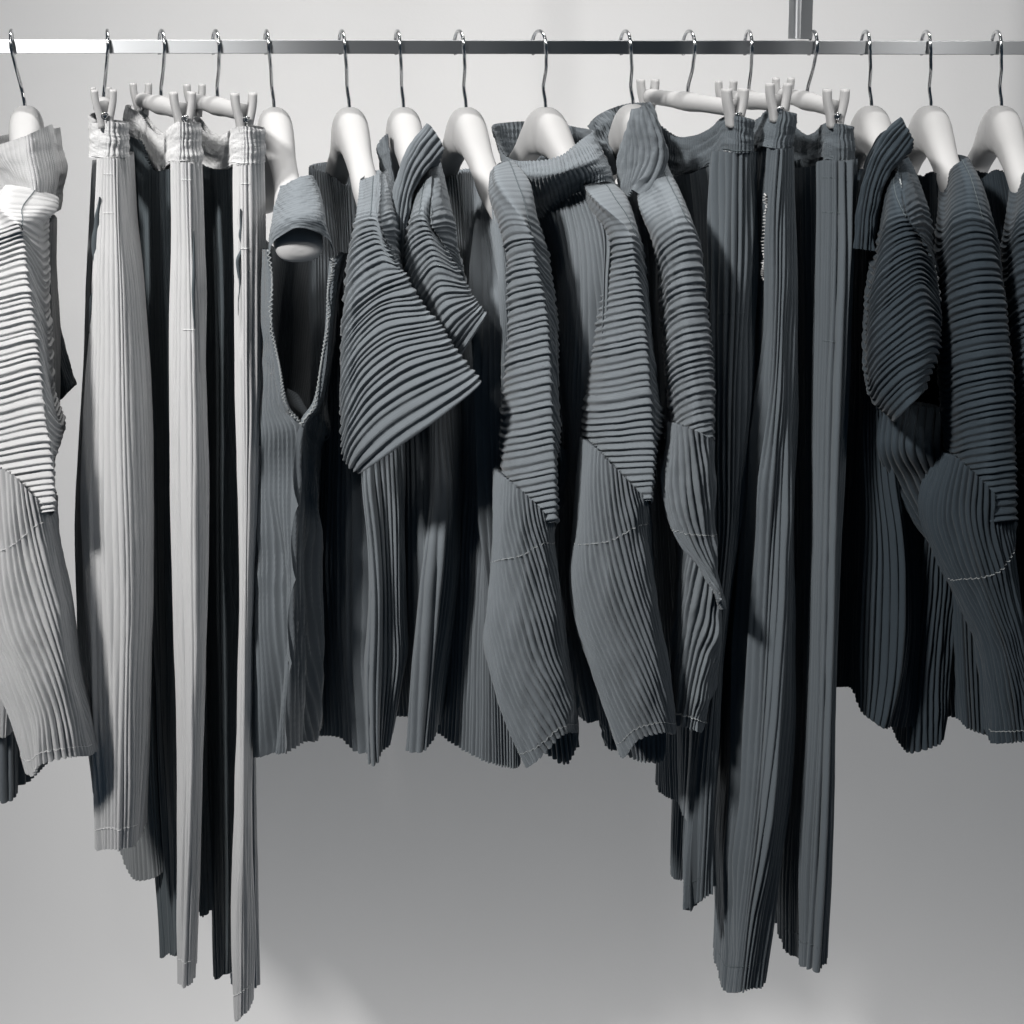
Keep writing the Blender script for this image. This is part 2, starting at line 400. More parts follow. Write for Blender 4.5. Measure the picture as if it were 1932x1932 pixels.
shirt_hanger(1747, 1757, 199, 1850, 440, 'white contoured hanger carrying the black long-sleeved top, arm bare to the shoulder')
shirt_hanger(1880, 1890, 199, 1985, 440, 'white contoured hanger at the far right, cut by the picture edge')
# ------------------------------------------------------------------ garment helpers
def cols(Ys, *pl, n=10):
    """columns given as polylines of (x, y); Ys one depth, or (top, bottom), or a list, per column"""
    C_ = []
    for q, Y in zip(pl, Ys):
        q = np.array(q, float); t = np.linspace(0, 1, n)
        s = (q[:, 1]-q[0, 1])/(q[-1, 1]-q[0, 1])
        x = np.interp(t, s, q[:, 0]); y = q[0, 1]+t*(q[-1, 1]-q[0, 1])
        Yv = np.interp(t, np.linspace(0, 1, len(Y)), Y) if hasattr(Y, '__len__') else np.full(n, float(Y))
        C_.append([p(a, b, c) for a, b, c in zip(x, y, Yv)])
    return [[c[i] for c in C_] for i in range(n)]
def ringsurf(name, parent, m, rr, **kw):
    """closed ring with every column given"""
    k = len(rr[0]); G = [list(r) for r in rr]
    S = surf.__wrapped__ if False else None
    return surf(name, parent, m, G, back=None, **kw)
def closed(rr): return [list(r)+[r[0]] for r in rr]
UP = ('h', 7.4, 4.1)      # wide pleats round a sleeve
LO = ('v', 5.4, 4.0)      # fine pleats down a sleeve or body
def resample_cols(rr, k):
    out = []
    for r in rr:
        r = np.array(r); t = np.linspace(0, len(r)-1, k); i = np.clip(t.astype(int), 0, len(r)-2); f = (t-i)[:, None]
        out.append(list(r[i]*(1-f)+r[i+1]*f))
    return out
PENDING = {}
def yoke(g, m, rr): PENDING[g.name] = rr
def sleeve(name, g, m, rr, back=6, pleat=None, nu=100, wob=.3):
    yk = PENDING.pop(g.name, None); amp = None; v0 = 0
    if yk is not None:
        yk = resample_cols(yk[:2], len(rr[0]))
        A = np.array(yk+list(rr)); d = np.sqrt(((A[1:]-A[:-1])**2).sum(-1)).mean(1); c = np.cumsum(d)/d.sum(); v0 = c[len(yk)-1]
        rr = [list(r) for r in A]
        amp = lambda u, v: .16+.84*np.clip((v-v0+.05)/.09, 0, 1)
    S = surf(name, g, m, rr, back=back, pleat=pleat, nu=nu, wob=wob, amp=amp)
    if yk is not None: seam(S, [(.60, .0), (.58, v0*.5), (.62, v0)], M['darkthread'], g, name='shoulder_seam', r=.00045)
    return S
TOPS = 'pleated tops hung sideways on the rail'
TRS = 'pleated trousers clipped by the waist'
def top(name, loc, label, cat='top', group=TOPS): return thing(name, p(*loc), label, cat, group)

# ================= far left: dark top behind, pale high-necked top
g = top('dark_top', (60, 700, 10), 'dark top almost hidden behind the pale high-necked one at the far left', 'top')
surf('sleeve', g, M['dark'], rows([9, 8, 9], [(60, 560), (80, 540), (96, 560)], [(62, 640), (95, 620), (106, 640)], [(80, 720), (112, 690), (130, 716)], [(104, 762), (122, 748), (133, 732)]), back=5, pleat=('v', 7, .8))
surf('body', g, M['mid'], cols([6, 2, 0, 4], [(-70, 800), (-60, 1200), (-40, 1440)], [(-30, 800), (-20, 1200), (-8, 1478)], [(0, 800), (12, 1200), (15, 1506)], [(60, 800), (62, 1250), (66, 1468)]), back=14, pleat=('v', 6.5, 3.4), folds=[(.55, .6, .12, 1.2), (.8, .85, .05, -1)])
g = top('high_neck_top', (40, 400, -10), 'pale high-necked top with pleated sleeve, cut by the left picture edge')
surf('body', g, M['pale'], cols([4, -4, -8, -2], [(-120, 420), (-120, 1350)], [(-40, 400), (-30, 800), (-20, 1380)], [(30, 400), (40, 800), (20, 1200), (10, 1390)], [(90, 420), (92, 560), (99, 700), (100, 800), (60, 1000), (40, 1360)]), back=10, pleat=LO)
surf('collar', g, M['pale'], rows([-2, -12, -14, -10, 2], [(-30, 262), (0, 272), (45, 257), (88, 238), (96, 244)], [(-30, 290), (10, 300), (50, 296), (95, 280), (102, 284)],
     [(-25, 310), (30, 335), (60, 345), (104, 325), (109, 320)], [(-15, 345), (40, 375), (62, 385), (98, 372), (105, 350)], [(-10, 380, -14), (40, 405, -19.5), (62, 405, -18), (90, 410), (94, 405)]), back=9, pleat=('v', 6, .7))
yoke(g, M['pale'], rows([-14, -16, -15.5, -8], [(-40, 380), (8, 350), (60, 345), (94, 385)], [(-60, 420, -15), (0, 388, -19.5), (50, 380, -19.5), (93, 405, -9)], [(-70, 450, -20), (0, 422, -22), (44, 405, -22), (92, 430, -11)], [(-80, 490), (0, 470), (48, 470), (90, 540)]))
S = sleeve('sleeve', g, M['pale'], rows([-14, -20, -21, -20.5, -12],
     [(-80, 452, -15), (0, 436, -21), (38, 425, -22), (42, 427, -21.5), (92, 450, -12)], [(-85, 480), (0, 465), (45, 452), (49, 455), (92, 500)], [(-90, 560), (0, 545), (54, 535), (58, 540), (94, 600)],
     [(-90, 640), (0, 618), (64, 605), (68, 611), (97, 680)], [(-90, 730), (0, 706), (75, 690), (79, 698), (101, 760)], [(-90, 815), (0, 795), (86, 780), (89, 788), (124, 812)],
     [(-90, 900), (0, 885), (98, 872), (100, 876), (102, 880)], [(-90, 990), (0, 978), (103, 964), (104, 965), (104, 967)]), back=6, pleat=UP, nu=90)
S = surf('lower_sleeve', g, M['pale'], rows([-15, -20.6, -22, -21.5, -17],
     [(-60, 850), (-10, 876), (30, 900), (62, 935), (98, 967)], [(-70, 960), (-15, 985), (30, 990), (66, 985), (104, 1010)], [(-70, 1060), (-18, 1080), (30, 1080), (75, 1070), (112, 1068)],
     [(-50, 1160), (-10, 1180), (40, 1180), (90, 1170), (130, 1160)], [(-20, 1250), (20, 1270), (62, 1275), (108, 1272), (150, 1290)], [(22, 1330), (45, 1350), (80, 1350), (120, 1350), (164, 1352)], [(55, 1440), (66, 1462), (78, 1442), (120, 1430), (178, 1422)]),
     back=6, pleat=('v', 6.6, 4.4), tw=.25)
seam(S, [(-.02, .26), (.25, .255), (.5, .22), (.8, .13), (1., .07)], M['palethread'], g, name='elbow_seam', zig=.004)
seam(S, [(0, .955), (.5, .955), (1., .955)], M['palethread'], g, name='hem_seam', r=.0004)

# ================= three pale trousers
PT = ('v', 6.2, 3.0)
ampP = lambda u, v: .45+.85*np.clip((v-.70)/.2, 0, 1)+.7*np.clip((.10-v)/.1, 0, 1)
def trousers(loc, label, m, band, legs, loops=(), pk=None, thread='palethread', pl=PT, am=ampP, far=None, backb=3):
    t = top('pleated_trousers', loc, label, 'trousers', TRS)
    S = surf('waistband', t, M[m], band, follow=True, pleat=('v', 5.5, 2.0), wob=.3, lump=.6)
    seam(S, [(0.02, .94), (.5, .95), (.98, .94)], M[thread], t, name='band_seam', r=.00045, zig=.003)
    for i, (rr, kw) in enumerate(legs):
        k = dict(back=10, pleat=pl, amp=am, wob=.35); k.update(kw); hs = k.pop('hem', True); lm = k.pop('m', m)
        L = surf('leg', t, M[lm], rr, **k)
        if i == 0: first = L
        if hs: seam(L, [(.0, .968), (.5, .967), (1., .968)], M[thread], t, name='hem_seam', r=.0004)
    for a in loops: seam(first, a, M[thread], t, name='bar_tack', r=.0005, n=16, lift=.0003)
    return t, first
tR = [(229, 299), (242, 400), (255, 480), (265, 600), (272, 700), (277, 800), (280, 950), (281, 1100), (280, 1200), (275, 1300), (271, 1400), (264, 1500), (258, 1592)]
tL = [(184, 298), (174, 400), (170, 480), (164, 600), (155, 700), (149, 800), (149, 950), (154, 1100), (160, 1250), (170, 1370), (178, 1450), (182, 1550), (181, 1601)]
t, L = trousers((200, 230, -14), 'pale trousers with a long open pocket slit, leftmost of the three pale pairs', 'pale',
    rows([9, 0, -13, -15, -14], [(173, 214), (181, 226), (190, 231), (209, 229), (229, 232)], [(174, 250), (181, 258), (188, 265), (209, 265), (230, 265)], [(176, 286), (180, 293), (185, 299), (208, 301), (230, 298)]),
    [(cols([-12.5, -15.5, -16, -13.5], tL, [(200, 298), (190, 480), (190, 800), (195, 1200), (203, 1602)], [(218, 298), (225, 480), (235, 800), (240, 1200), (232, 1600)], tR, n=13),
      dict(back=8, folds=[(.42, .22, .05, .5, .35, 1.1), (.28, .62, .05, .35, .4, 1.1)], grooves=[([(.30, .055), (.20, .1), (.12, .17), (.09, .245)], .022, 14)])),
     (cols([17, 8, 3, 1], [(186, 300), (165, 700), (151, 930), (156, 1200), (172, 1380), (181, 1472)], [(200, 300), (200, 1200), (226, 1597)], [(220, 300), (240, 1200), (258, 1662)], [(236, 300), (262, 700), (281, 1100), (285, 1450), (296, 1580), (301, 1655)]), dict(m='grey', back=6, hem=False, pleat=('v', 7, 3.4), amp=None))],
    loops=[[(.42, .022), (.62, .022)], [(.40, .075), (.60, .075)]])
slit(L, [(.36, .05), (.25, .10), (.15, .155), (.07, .20), (.05, .245)], .0034, M['darkslate'], t)
t, L = trousers((345, 230, -14), 'pale trousers with dark rear leg, middle of the three pale pairs, tapering to a point', 'pale',
    rows([12, 8, 4, -2, -11, -15.5, -14], [(236, 199), (262, 213), (285, 243), (305, 255), (324, 237), (346, 230), (369, 234)], [(234, 230), (262, 240), (284, 280), (303, 292), (322, 270), (346, 268), (371, 268)], [(234, 258), (262, 266), (282, 318), (304, 325), (322, 308), (346, 307), (373, 306)]),
    [(cols([-12.5, -15.5, -16, -14],
        [(322, 306), (318, 500), (313, 650), (315, 900), (322, 1100), (327, 1300), (332, 1500), (337, 1700), (341, 1850)], [(338, 306), (336, 600), (338, 900), (345, 1200), (347, 1500), (345, 1858)], [(355, 306), (362, 600), (365, 900), (370, 1200), (364, 1500), (352, 1859)],
        [(373, 305), (385, 450), (389, 600), (387, 700), (391, 850), (394, 1000), (391, 1100), (388, 1250), (385, 1400), (375, 1550), (366, 1700), (358, 1853)], n=13),
      dict(back=4, folds=[(.62, .66, .07, .4, .3, 1.1), (.3, .25, .08, -.4, .3, 1.1)], grooves=[([(.80, .10), (.85, .18), (.88, .24)], .02, 9)])),
     (cols([9, 2, -5, -9], [(236, 256), (242, 500), (258, 800), (270, 1100), (273, 1300), (288, 1500), (302, 1650), (310, 1790)], [(262, 266), (275, 700), (283, 1100), (303, 1500), (321, 1798)], [(292, 322), (300, 700), (305, 1100), (318, 1500), (333, 1803)], [(325, 318), (330, 700), (333, 1100), (333, 1500), (338, 1790)]), dict(m='darkslate', back=5, hem=False, pleat=('v', 6.5, 3.4), amp=None)),
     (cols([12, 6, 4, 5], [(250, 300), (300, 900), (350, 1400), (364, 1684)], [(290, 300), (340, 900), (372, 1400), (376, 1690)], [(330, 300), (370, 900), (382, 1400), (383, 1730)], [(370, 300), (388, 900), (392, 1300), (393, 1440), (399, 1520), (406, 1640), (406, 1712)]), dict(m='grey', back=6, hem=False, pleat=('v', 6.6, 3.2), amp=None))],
    loops=[[(.55, .02), (.78, .02)], [(.55, .19), (.78, .19)]])
slit(L, [(.80, .075), (.78, .12), (.76, .16), (.78, .19)], .0016, M['darkslate'], t)
t, L = trousers((465, 235, -14), 'pale trousers with dark rear leg beside the sleeveless top, lowest of the pale pairs', 'pale',
    rows([10, 4, -2, -9, -12.5, -15.5, -14], [(366, 222), (390, 250), (412, 257), (434, 246), (440, 243), (464, 238), (489, 243)], [(368, 262), (392, 285), (412, 290), (434, 280), (440, 276), (465, 275), (490, 276)], [(372, 300), (394, 318), (413, 322), (434, 316), (440, 310), (465, 312), (491, 309)]),
    [(cols([-12.5, -15.5, -14],
        [(440, 309), (441, 500), (445, 700), (447, 900), (449, 1150), (442, 1440), (437, 1600), (434, 1760), (440, 1820), (444, 1925)], [(466, 311), (468, 600), (468, 900), (464, 1200), (460, 1600), (456, 1918)],
        [(492, 308), (497, 500), (493, 800), (482, 1100), (477, 1250), (474, 1500), (474, 1700), (476, 1800), (471, 1903)], n=13),
      dict(back=4, amp=lambda u, v: .6+.5*np.clip((v-.75)/.2, 0, 1)+.4*np.clip((.45-v)/.2, 0, 1), grooves=[([(.40, .06), (.46, .12), (.42, .2)], .03, 9)])),
     (cols([8, 1, -5, -9], [(374, 300), (380, 500), (384, 700), (392, 900), (395, 1200), (398, 1400), (403, 1600), (411, 1830)], [(395, 316), (405, 700), (410, 1200), (418, 1600), (422, 1838)], [(416, 320), (425, 600), (430, 1000), (432, 1400), (436, 1600), (433, 1835)], [(446, 318), (455, 700), (458, 1200), (452, 1500), (443, 1820)]), dict(m='darkslate', back=5, hem=False, pleat=('v', 6.5, 3.4), amp=None)),
     (cols([12, 8, 7], [(400, 320), (430, 1200), (436, 1840)], [(430, 320), (455, 1200), (458, 1872)], [(460, 320), (475, 900), (476, 1200), (479, 1600), (482, 1866)]), dict(back=5, hem=False, amp=None))],
    loops=[[(.50, .02), (.72, .02)], [(.50, .09), (.72, .09)]])

slit(L, [(.50, .045), (.42, .09), (.36, .13), (.34, .165)], .0020, M['darkslate'], t)

# ================= sleeveless top
g = top('sleeveless_top', (566, 350, -14), 'charcoal sleeveless top with deep open armhole facing the front')
arm = [(508, 472), (512, 600), (520, 680), (530, 730), (545, 772), (566, 803)]
armR = [(630, 488), (622, 560), (613, 640), (607, 700), (592, 765), (567, 803)]
up_ = []
for i in range(6):
    (xl, yl), (xr, yr) = arm[i], armR[i]; ym = (yl+yr)/2
    left = [(500, 470), (497, 600), (500, 680), (499, 740), (497, 780), (497, 815)][i]
    lb = [(492, 440), (487, 600), (486, 680), (486, 740), (485, 780), (485, 815)][i]
    rb = [(640, 480), (625, 560), (618, 640), (611, 700), (602, 765), (598, 810)][i]
    up_.append([p(xl, yl, -18), p(left[0], left[1], -14), p(lb[0], lb[1], -3), p((lb[0]+rb[0])/2-10, ym, 18), p(rb[0]-14, rb[1], 10), p(rb[0], rb[1], -13), p(xr+3, yr, -17), p(xr, yr, -18)])
for y_, xm_, l_, lb_, r_ in ((860, 564, 494, 484, 596), (960, 559, 490, 483, 591), (1070, 554, 487, 482, 587), (1180, 549, 485, 481, 590), (1300, 543, 484, 478, 592)):
    up_.append([p(xm_+3, y_, -17.2), p(l_, y_, -13.5), p(lb_, y_-30, -3), p(xm_-20, y_-120, 18), p(r_-16, y_-80, 10), p(r_, y_-15, -10), p((xm_+r_)/2, y_-6, -15), p(xm_-2, y_, -18)])
up_.append([p(540, 1420, -16.5), p(481, 1428, -13), p(474, 1335, -3), p(520, 1290, 18), p(570, 1310, 10), p(592, 1384, -9), p(566, 1404, -13), p(535, 1421, -17)])
S = surf('body', g, M['mid'], up_, back=None, pleat=('v', 6.2, 5.2), lump=.5, tw=-.05, amp=lambda u, v: np.where((u < .16) | (u > .84) | (v > .45), 1., .12),
         folds=[(.05, .04, .014, 1.2, .48, 1.1), (.93, .95, .016, -1.2, .45, 1.1), (.975, .965, .010, .7, .5, 1.1)])
seam(S, [(.0, 0), (.0, .15), (.0, .36)], M['thread'], g, name='armhole_edge', r=.0013, zig=.002); seam(S, [(1, 0), (1, .15), (1, .36)], M['thread'], g, name='armhole_edge', r=.0013, zig=-.002)
surf('shoulder', g, M['mid'], rows([-13, -14.5, -15, -14.5, -12],
     [(528, 350), (545, 343), (560, 338), (578, 333), (591, 331)], [(521, 376, -15), (540, 364, -16.5), (562, 358, -17), (586, 354, -16), (604, 354, -13)], [(515, 405, -17), (536, 394, -19), (562, 388, -19.5), (592, 386, -18.5), (613, 398, -15)],
     [(510, 440, -18.5), (530, 420, -20.5), (560, 410, -21), (595, 412, -20.5), (622, 445, -16)], [(508, 478, -18.5), (522, 450, -20.5), (560, 430, -21.3), (602, 440, -20), (632, 494, -17.5)]), back=None, pleat=('h', 4, .35), nu=70, nv=60, folds=[(.5, .8, .15, .2)])

# ================= short sleeved top with wide sleeve
g = top('short_sleeved_top', (700, 400, -18), 'charcoal top with the widest short sleeve, flared and fully in view, left of centre')
surf('body', g, M['mid'], cols([[8, 2, -2, -3, -3, -3, -3], [8, 2, -4, -7, -7, -7, -7], [8, 0, -6, -10, -11, -11, -11], [8, 0, -6, -10, -11, -11, -11]], [(588, 318), (592, 500), (592, 800), (589, 1000), (587, 1100), (590, 1250), (592, 1385)], [(625, 330), (640, 480), (640, 800), (635, 1100), (640, 1392)],
     [(655, 350), (670, 700), (690, 900), (700, 1050), (690, 1180), (682, 1280), (690, 1433)], [(690, 345), (730, 700), (738, 900), (741, 1100), (740, 1250), (735, 1300), (722, 1419)], n=14), back=16, tw=.15, pleat=('v', 5.6, 4.2), wob=.4,
     folds=[(.80, .85, .07, 1.8, .4, 1.2), (.62, .68, .08, -1.5, .3, 1.1)])
yoke(g, M['mid'], rows([-12, -14, -14], [(674, 338), (700, 331), (722, 328)], [(668, 380, -16), (698, 368, -19), (722, 372, -19.5)], [(662, 425, -18), (722, 412, -23), (755, 415, -17)], [(655, 470, -19), (726, 448, -23.5), (762, 490, -18)]))
sleeve('sleeve', g, M['mid'], rows([-18, -21, -22, -22.5, -23],
     [(664, 424), (676, 416), (692, 411), (708, 412), (720, 424)], [(655, 490), (668, 465), (690, 450), (712, 446), (733, 466)], [(648, 555), (664, 520), (692, 492), (722, 480), (748, 493)], [(643, 622), (658, 590), (682, 562), (718, 538), (764, 520)],
     [(639, 700), (654, 660), (678, 625), (722, 590), (794, 577)], [(640, 770), (655, 725), (682, 680), (735, 640), (825, 616)], [(643, 835), (662, 787), (696, 735), (762, 685), (850, 655)], [(650, 875), (670, 832), (715, 785), (785, 740), (877, 694)], [(675, 894), (708, 874), (755, 842), (820, 796), (902, 731)]),
     back=6, pleat=('h', 7.4, 4.2), nu=110, wob=.25)
surf('sleeve_back', g, M['mid'], rows([-21, -19, -15], [(714, 330, -13.5), (723, 327, -12), (731, 326, -10)], [(716, 375, -19), (733, 370, -17), (747, 374, -13)], [(718, 428, -22.3), (740, 424, -20), (757, 428, -15)], [(730, 460, -22), (748, 472, -19), (761, 490, -15)], [(746, 492), (757, 512), (766, 532)]), back=3, pleat=('h', 7, 3.), amp=lambda u, v: .15+.85*np.clip((v-.45)/.15, 0, 1))

# ================= mock-neck short sleeved top
g = top('short_sleeved_top', (800, 400, -15), 'charcoal mock-neck top with rolled collar, its short sleeve tucked behind the wide sleeve')
surf('body', g, M['mid'], cols([[7, 2, 0, -1, -1, -1], [7, 2, -2, -5, -5, -5], [7, 1, -5, -9, -9, -9], [7, 0, -7, -11, -11, -11], [7, 0, -7, -10, -10, -10], [7, 0, -5, -6, -6, -6]], [(705, 350), (715, 700), (722, 1000), (725, 1350)], [(730, 350), (750, 700), (760, 1000), (776, 1356)], [(745, 350), (790, 700), (800, 900), (790, 1100), (780, 1402)], [(765, 350), (825, 700), (835, 900), (820, 1100), (798, 1415)],
     [(790, 350), (845, 700), (855, 900), (850, 1000), (840, 1150), (818, 1300), (812, 1402)], [(820, 360), (868, 700), (872, 900), (868, 1050), (856, 1200), (838, 1300), (833, 1362)], n=12), back=15, pleat=('v', 5.6, 4.2), wob=.4, folds=[(.75, .62, .07, 1.4, .4, 1.2), (.5, .45, .07, -1.2)])
surf('collar_back', g, M['mid'], rows([-3, -4, -5], [(712, 275), (719, 262), (729, 253)], [(714, 300), (724, 295), (734, 290)], [(722, 350), (734, 350), (745, 350)]), back=3, pleat=('v', 6, 1.5))
surf('collar', g, M['mid'], rows([-11, -17, -17, -14], [(806, 246), (822, 250), (833, 268), (828, 312)], [(790, 262), (803, 272), (814, 290), (806, 320)], [(772, 288), (782, 302), (790, 320), (786, 344)], [(757, 325), (766, 340), (774, 355), (776, 375)], [(748, 365), (756, 382), (764, 398), (771, 410)], [(747, 430), (753, 440), (760, 450), (766, 455)], [(753, 490), (757, 495), (760, 500), (764, 500)]), back=3, pleat=('v', 6.5, 3.4))
yoke(g, M['mid'], rows([-12, -14, -14], [(786, 335), (800, 320), (816, 312)], [(775, 372, -15), (795, 358, -18), (817, 360, -19)], [(765, 415, -17), (818, 400, -22), (858, 410, -17)], [(760, 460, -17), (821, 430, -22.5), (866, 470, -17)]))
sleeve('sleeve', g, M['mid'], rows([-17, -19, -20.5, -20], [(766, 422), (782, 410), (800, 408), (818, 424)], [(760, 490), (782, 458), (812, 445), (838, 460)], [(768, 555), (790, 515), (822, 490), (858, 500)], [(785, 620), (808, 580), (838, 552), (882, 548)], [(810, 680), (830, 645), (862, 605), (898, 575)], [(850, 705, -15), (864, 680, -18), (888, 645, -19.5), (915, 601, -20)]), back=5, pleat=('h', 6.8, 3.8), nu=100)
surf('sleeve_back', g, M['mid'], rows([-18.5, -16.5, -14], [(808, 313, -13.5), (824, 310, -12), (836, 311, -10)], [(811, 360, -18.5), (832, 352, -17), (847, 362, -13)], [(814, 424, -21.5), (842, 420, -19), (862, 428, -15)], [(834, 458, -20), (855, 468, -18), (867, 480, -15)], [(860, 498), (872, 516), (881, 542)]), back=3, pleat=('h', 7, 3.), amp=lambda u, v: .15+.85*np.clip((v-.45)/.15, 0, 1))

# ================= long sleeved tops
def long_sleeve(g, m, upper, upY, lower, loY, seam_uv, thread, pu=UP, pl=LO, bk=6, **kw):
    sleeve('sleeve', g, M[m], rows(upY, *upper), back=bk, pleat=pu)
    S = surf('lower_sleeve', g, M[m], rows(loY, *lower), back=bk, pleat=pl, **kw)
    seam(S, seam_uv, M[thread], g, name='elbow_seam', zig=.004)
    seam(S, [(0, .955), (.5, .955), (1., .955)], M[thread], g, name='hem_seam', r=.0004)
    return S
g = top('long_sleeved_top', (960, 400, -15), 'charcoal collarless top with long sleeve, between the rolled collar and the open funnel collar')
surf('body', g, M['mid'], cols([[7, -2, -4, -4, -4, -4, -4], [7, -3, -9, -8, -7, -7, -7], [5, -11, -14, -12, -11, -10, -10, -10], [-12, -18.5, -18, -15, -12, -10, -10, -10]], [(842, 335), (868, 560), (868, 760), (850, 1000), (842, 1200), (833, 1388)], [(875, 325), (895, 600), (900, 900), (885, 1200), (880, 1416)], [(905, 335), (920, 600), (925, 900), (925, 1200), (930, 1440)], [(935, 350), (960, 600), (965, 900), (972, 1200), (975, 1449)], n=12), back=14, pleat=('v', 5.9, 4.4), wob=.6, folds=[(.6, .55, .06, 1.3, .05, .7), (.8, .75, .05, -1.2, .1, .8)])
yoke(g, M['mid'], rows([-9, -14, -14, -9], [(917, 334), (930, 314), (950, 303), (966, 306)], [(916, 380, -13), (935, 350, -18), (966, 342, -19), (997, 352, -13)], [(910, 430, -12), (942, 405, -20), (990, 398, -22.5), (1020, 405, -17)], [(915, 500, -12), (952, 440, -20), (998, 428, -23), (1035, 450, -17)]))
S = long_sleeve(g, 'mid', [[(938, 440), (966, 424), (995, 426), (999, 427), (1033, 452)], [(948, 478), (975, 464), (1005, 460), (1009, 464), (1043, 500)], [(947, 528), (978, 511), (1013, 508), (1017, 513), (1050, 560)], [(946, 606), (985, 592), (1030, 584), (1033, 590), (1057, 645)],
     [(944, 704), (988, 692), (1039, 683), (1042, 690), (1057, 745)], [(941, 802), (990, 795), (1043, 784), (1046, 791), (1062, 820)], [(941, 888), (990, 880), (1047, 868), (1049, 872), (1051, 878)], [(946, 1000), (990, 994), (1048, 985), (1050, 987), (1051, 989)]], [-16, -20.5, -21.5, -21, -15],
     [[(938, 884), (965, 908), (990, 930), (1018, 958), (1048, 990)], [(932, 960), (955, 975), (985, 985), (1015, 990), (1048, 1025)], [(926, 1050), (952, 1055), (985, 1055), (1018, 1045), (1053, 1075)], [(918, 1150), (945, 1160), (985, 1160), (1025, 1155), (1066, 1165)],
      [(918, 1220), (948, 1240), (985, 1250), (1030, 1245), (1074, 1240)], [(938, 1300), (960, 1320), (995, 1325), (1040, 1310), (1083, 1305)], [(988, 1405), (999, 1446), (1020, 1428), (1052, 1394), (1090, 1378)]], [-16, -21.2, -22.2, -22, -17],
     [(0, .27), (.25, .26), (.5, .235), (.75, .18), (1., .08)], 'thread', pl=('v', 6.3, 4.6), tw=.5)
surf('rear_sleeve', g, M['mid'], rows([-12, -13, -12], [(1040, 830), (1052, 838), (1062, 850)], [(1040, 870), (1058, 878), (1069, 888)], [(1038, 930), (1050, 935), (1064, 915)], [(1030, 1000), (1040, 1000), (1052, 980)]), back=3, pleat=LO)
surf('rear_cuff', g, M['mid'], rows([-11, -12, -11], [(1020, 1200), (1050, 1200), (1075, 1200)], [(1022, 1350), (1060, 1350), (1092, 1340)], [(1028, 1424), (1070, 1440), (1089, 1412)]), back=4, pleat=LO)

g = top('long_sleeved_top', (1150, 400, -12), 'charcoal long-sleeved top with wide open funnel collar at the middle of the rail')
surf('body', g, M['mid'], cols([[-6, -9, -8, -7, -6, -6], [-10, -15.5, -15, -13, -12, -10, -9, -9, -9], [-12, -19, -19, -17.5, -15, -13, -12, -11, -11], [-9, -17, -16, -14, -11, -8]], [(1000, 385), (1030, 480), (1050, 700), (1055, 800), (1055, 900), (1050, 1050), (1060, 1200), (1085, 1300), (1097, 1358)], [(1066, 370), (1088, 480), (1090, 600), (1082, 800), (1090, 1000), (1110, 1200), (1127, 1366)], [(1112, 345), (1145, 440), (1140, 600), (1130, 900), (1145, 1200), (1165, 1372)], [(1158, 352), (1195, 430), (1200, 600), (1200, 900), (1195, 1372)], n=12),
     back=14, pleat=LO, wob=.5, folds=[(.25, .3, .08, -1.2, .5, 1.2), (.62, .5, .07, -1.3, .1, .6)])
yoke(g, M['mid'], rows([-10, -14, -14.5, -9], [(1086, 364), (1100, 351), (1118, 340), (1160, 346)], [(1112, 408, -14), (1128, 388, -18.5), (1152, 376, -20), (1186, 385, -13)], [(1124, 440, -17), (1148, 425, -21), (1178, 416, -22), (1207, 425, -16)], [(1110, 540, -11), (1142, 465, -19), (1192, 442, -22.5), (1219, 470, -16)]))
ring = [[(926, 240, 2), (957, 297, -7), (1000, 303, -12), (1055, 294, -14), (1090, 268, -11), (1115, 250, -4), (1085, 240, 4), (1040, 232, 8), (985, 229, 9), (945, 232, 7)],
        [(938, 268, 1), (962, 325, -7), (1005, 335, -14), (1062, 325, -17), (1112, 300, -15), (1138, 290, -6), (1095, 275, 4), (1040, 268, 8), (985, 265, 9), (950, 262, 7)],
        [(955, 305, 0), (972, 362, -6), (1012, 378, -10), (1070, 352, -13), (1125, 330, -14.5), (1152, 322, -8), (1105, 310, 3), (1045, 300, 8), (985, 300, 9), (960, 295, 7)],
        [(975, 350, 0), (995, 400, -5), (1030, 410, -8), (1075, 372, -11), (1125, 345, -14), (1160, 352, -9), (1110, 345, 3), (1050, 340, 8), (1000, 335, 9), (980, 335, 7)]]
surf('collar', g, M['mid'], [[p(*q) for q in r]+[p(*r[0])] for r in ring], back=None, pleat=('v', 6, 1.8))
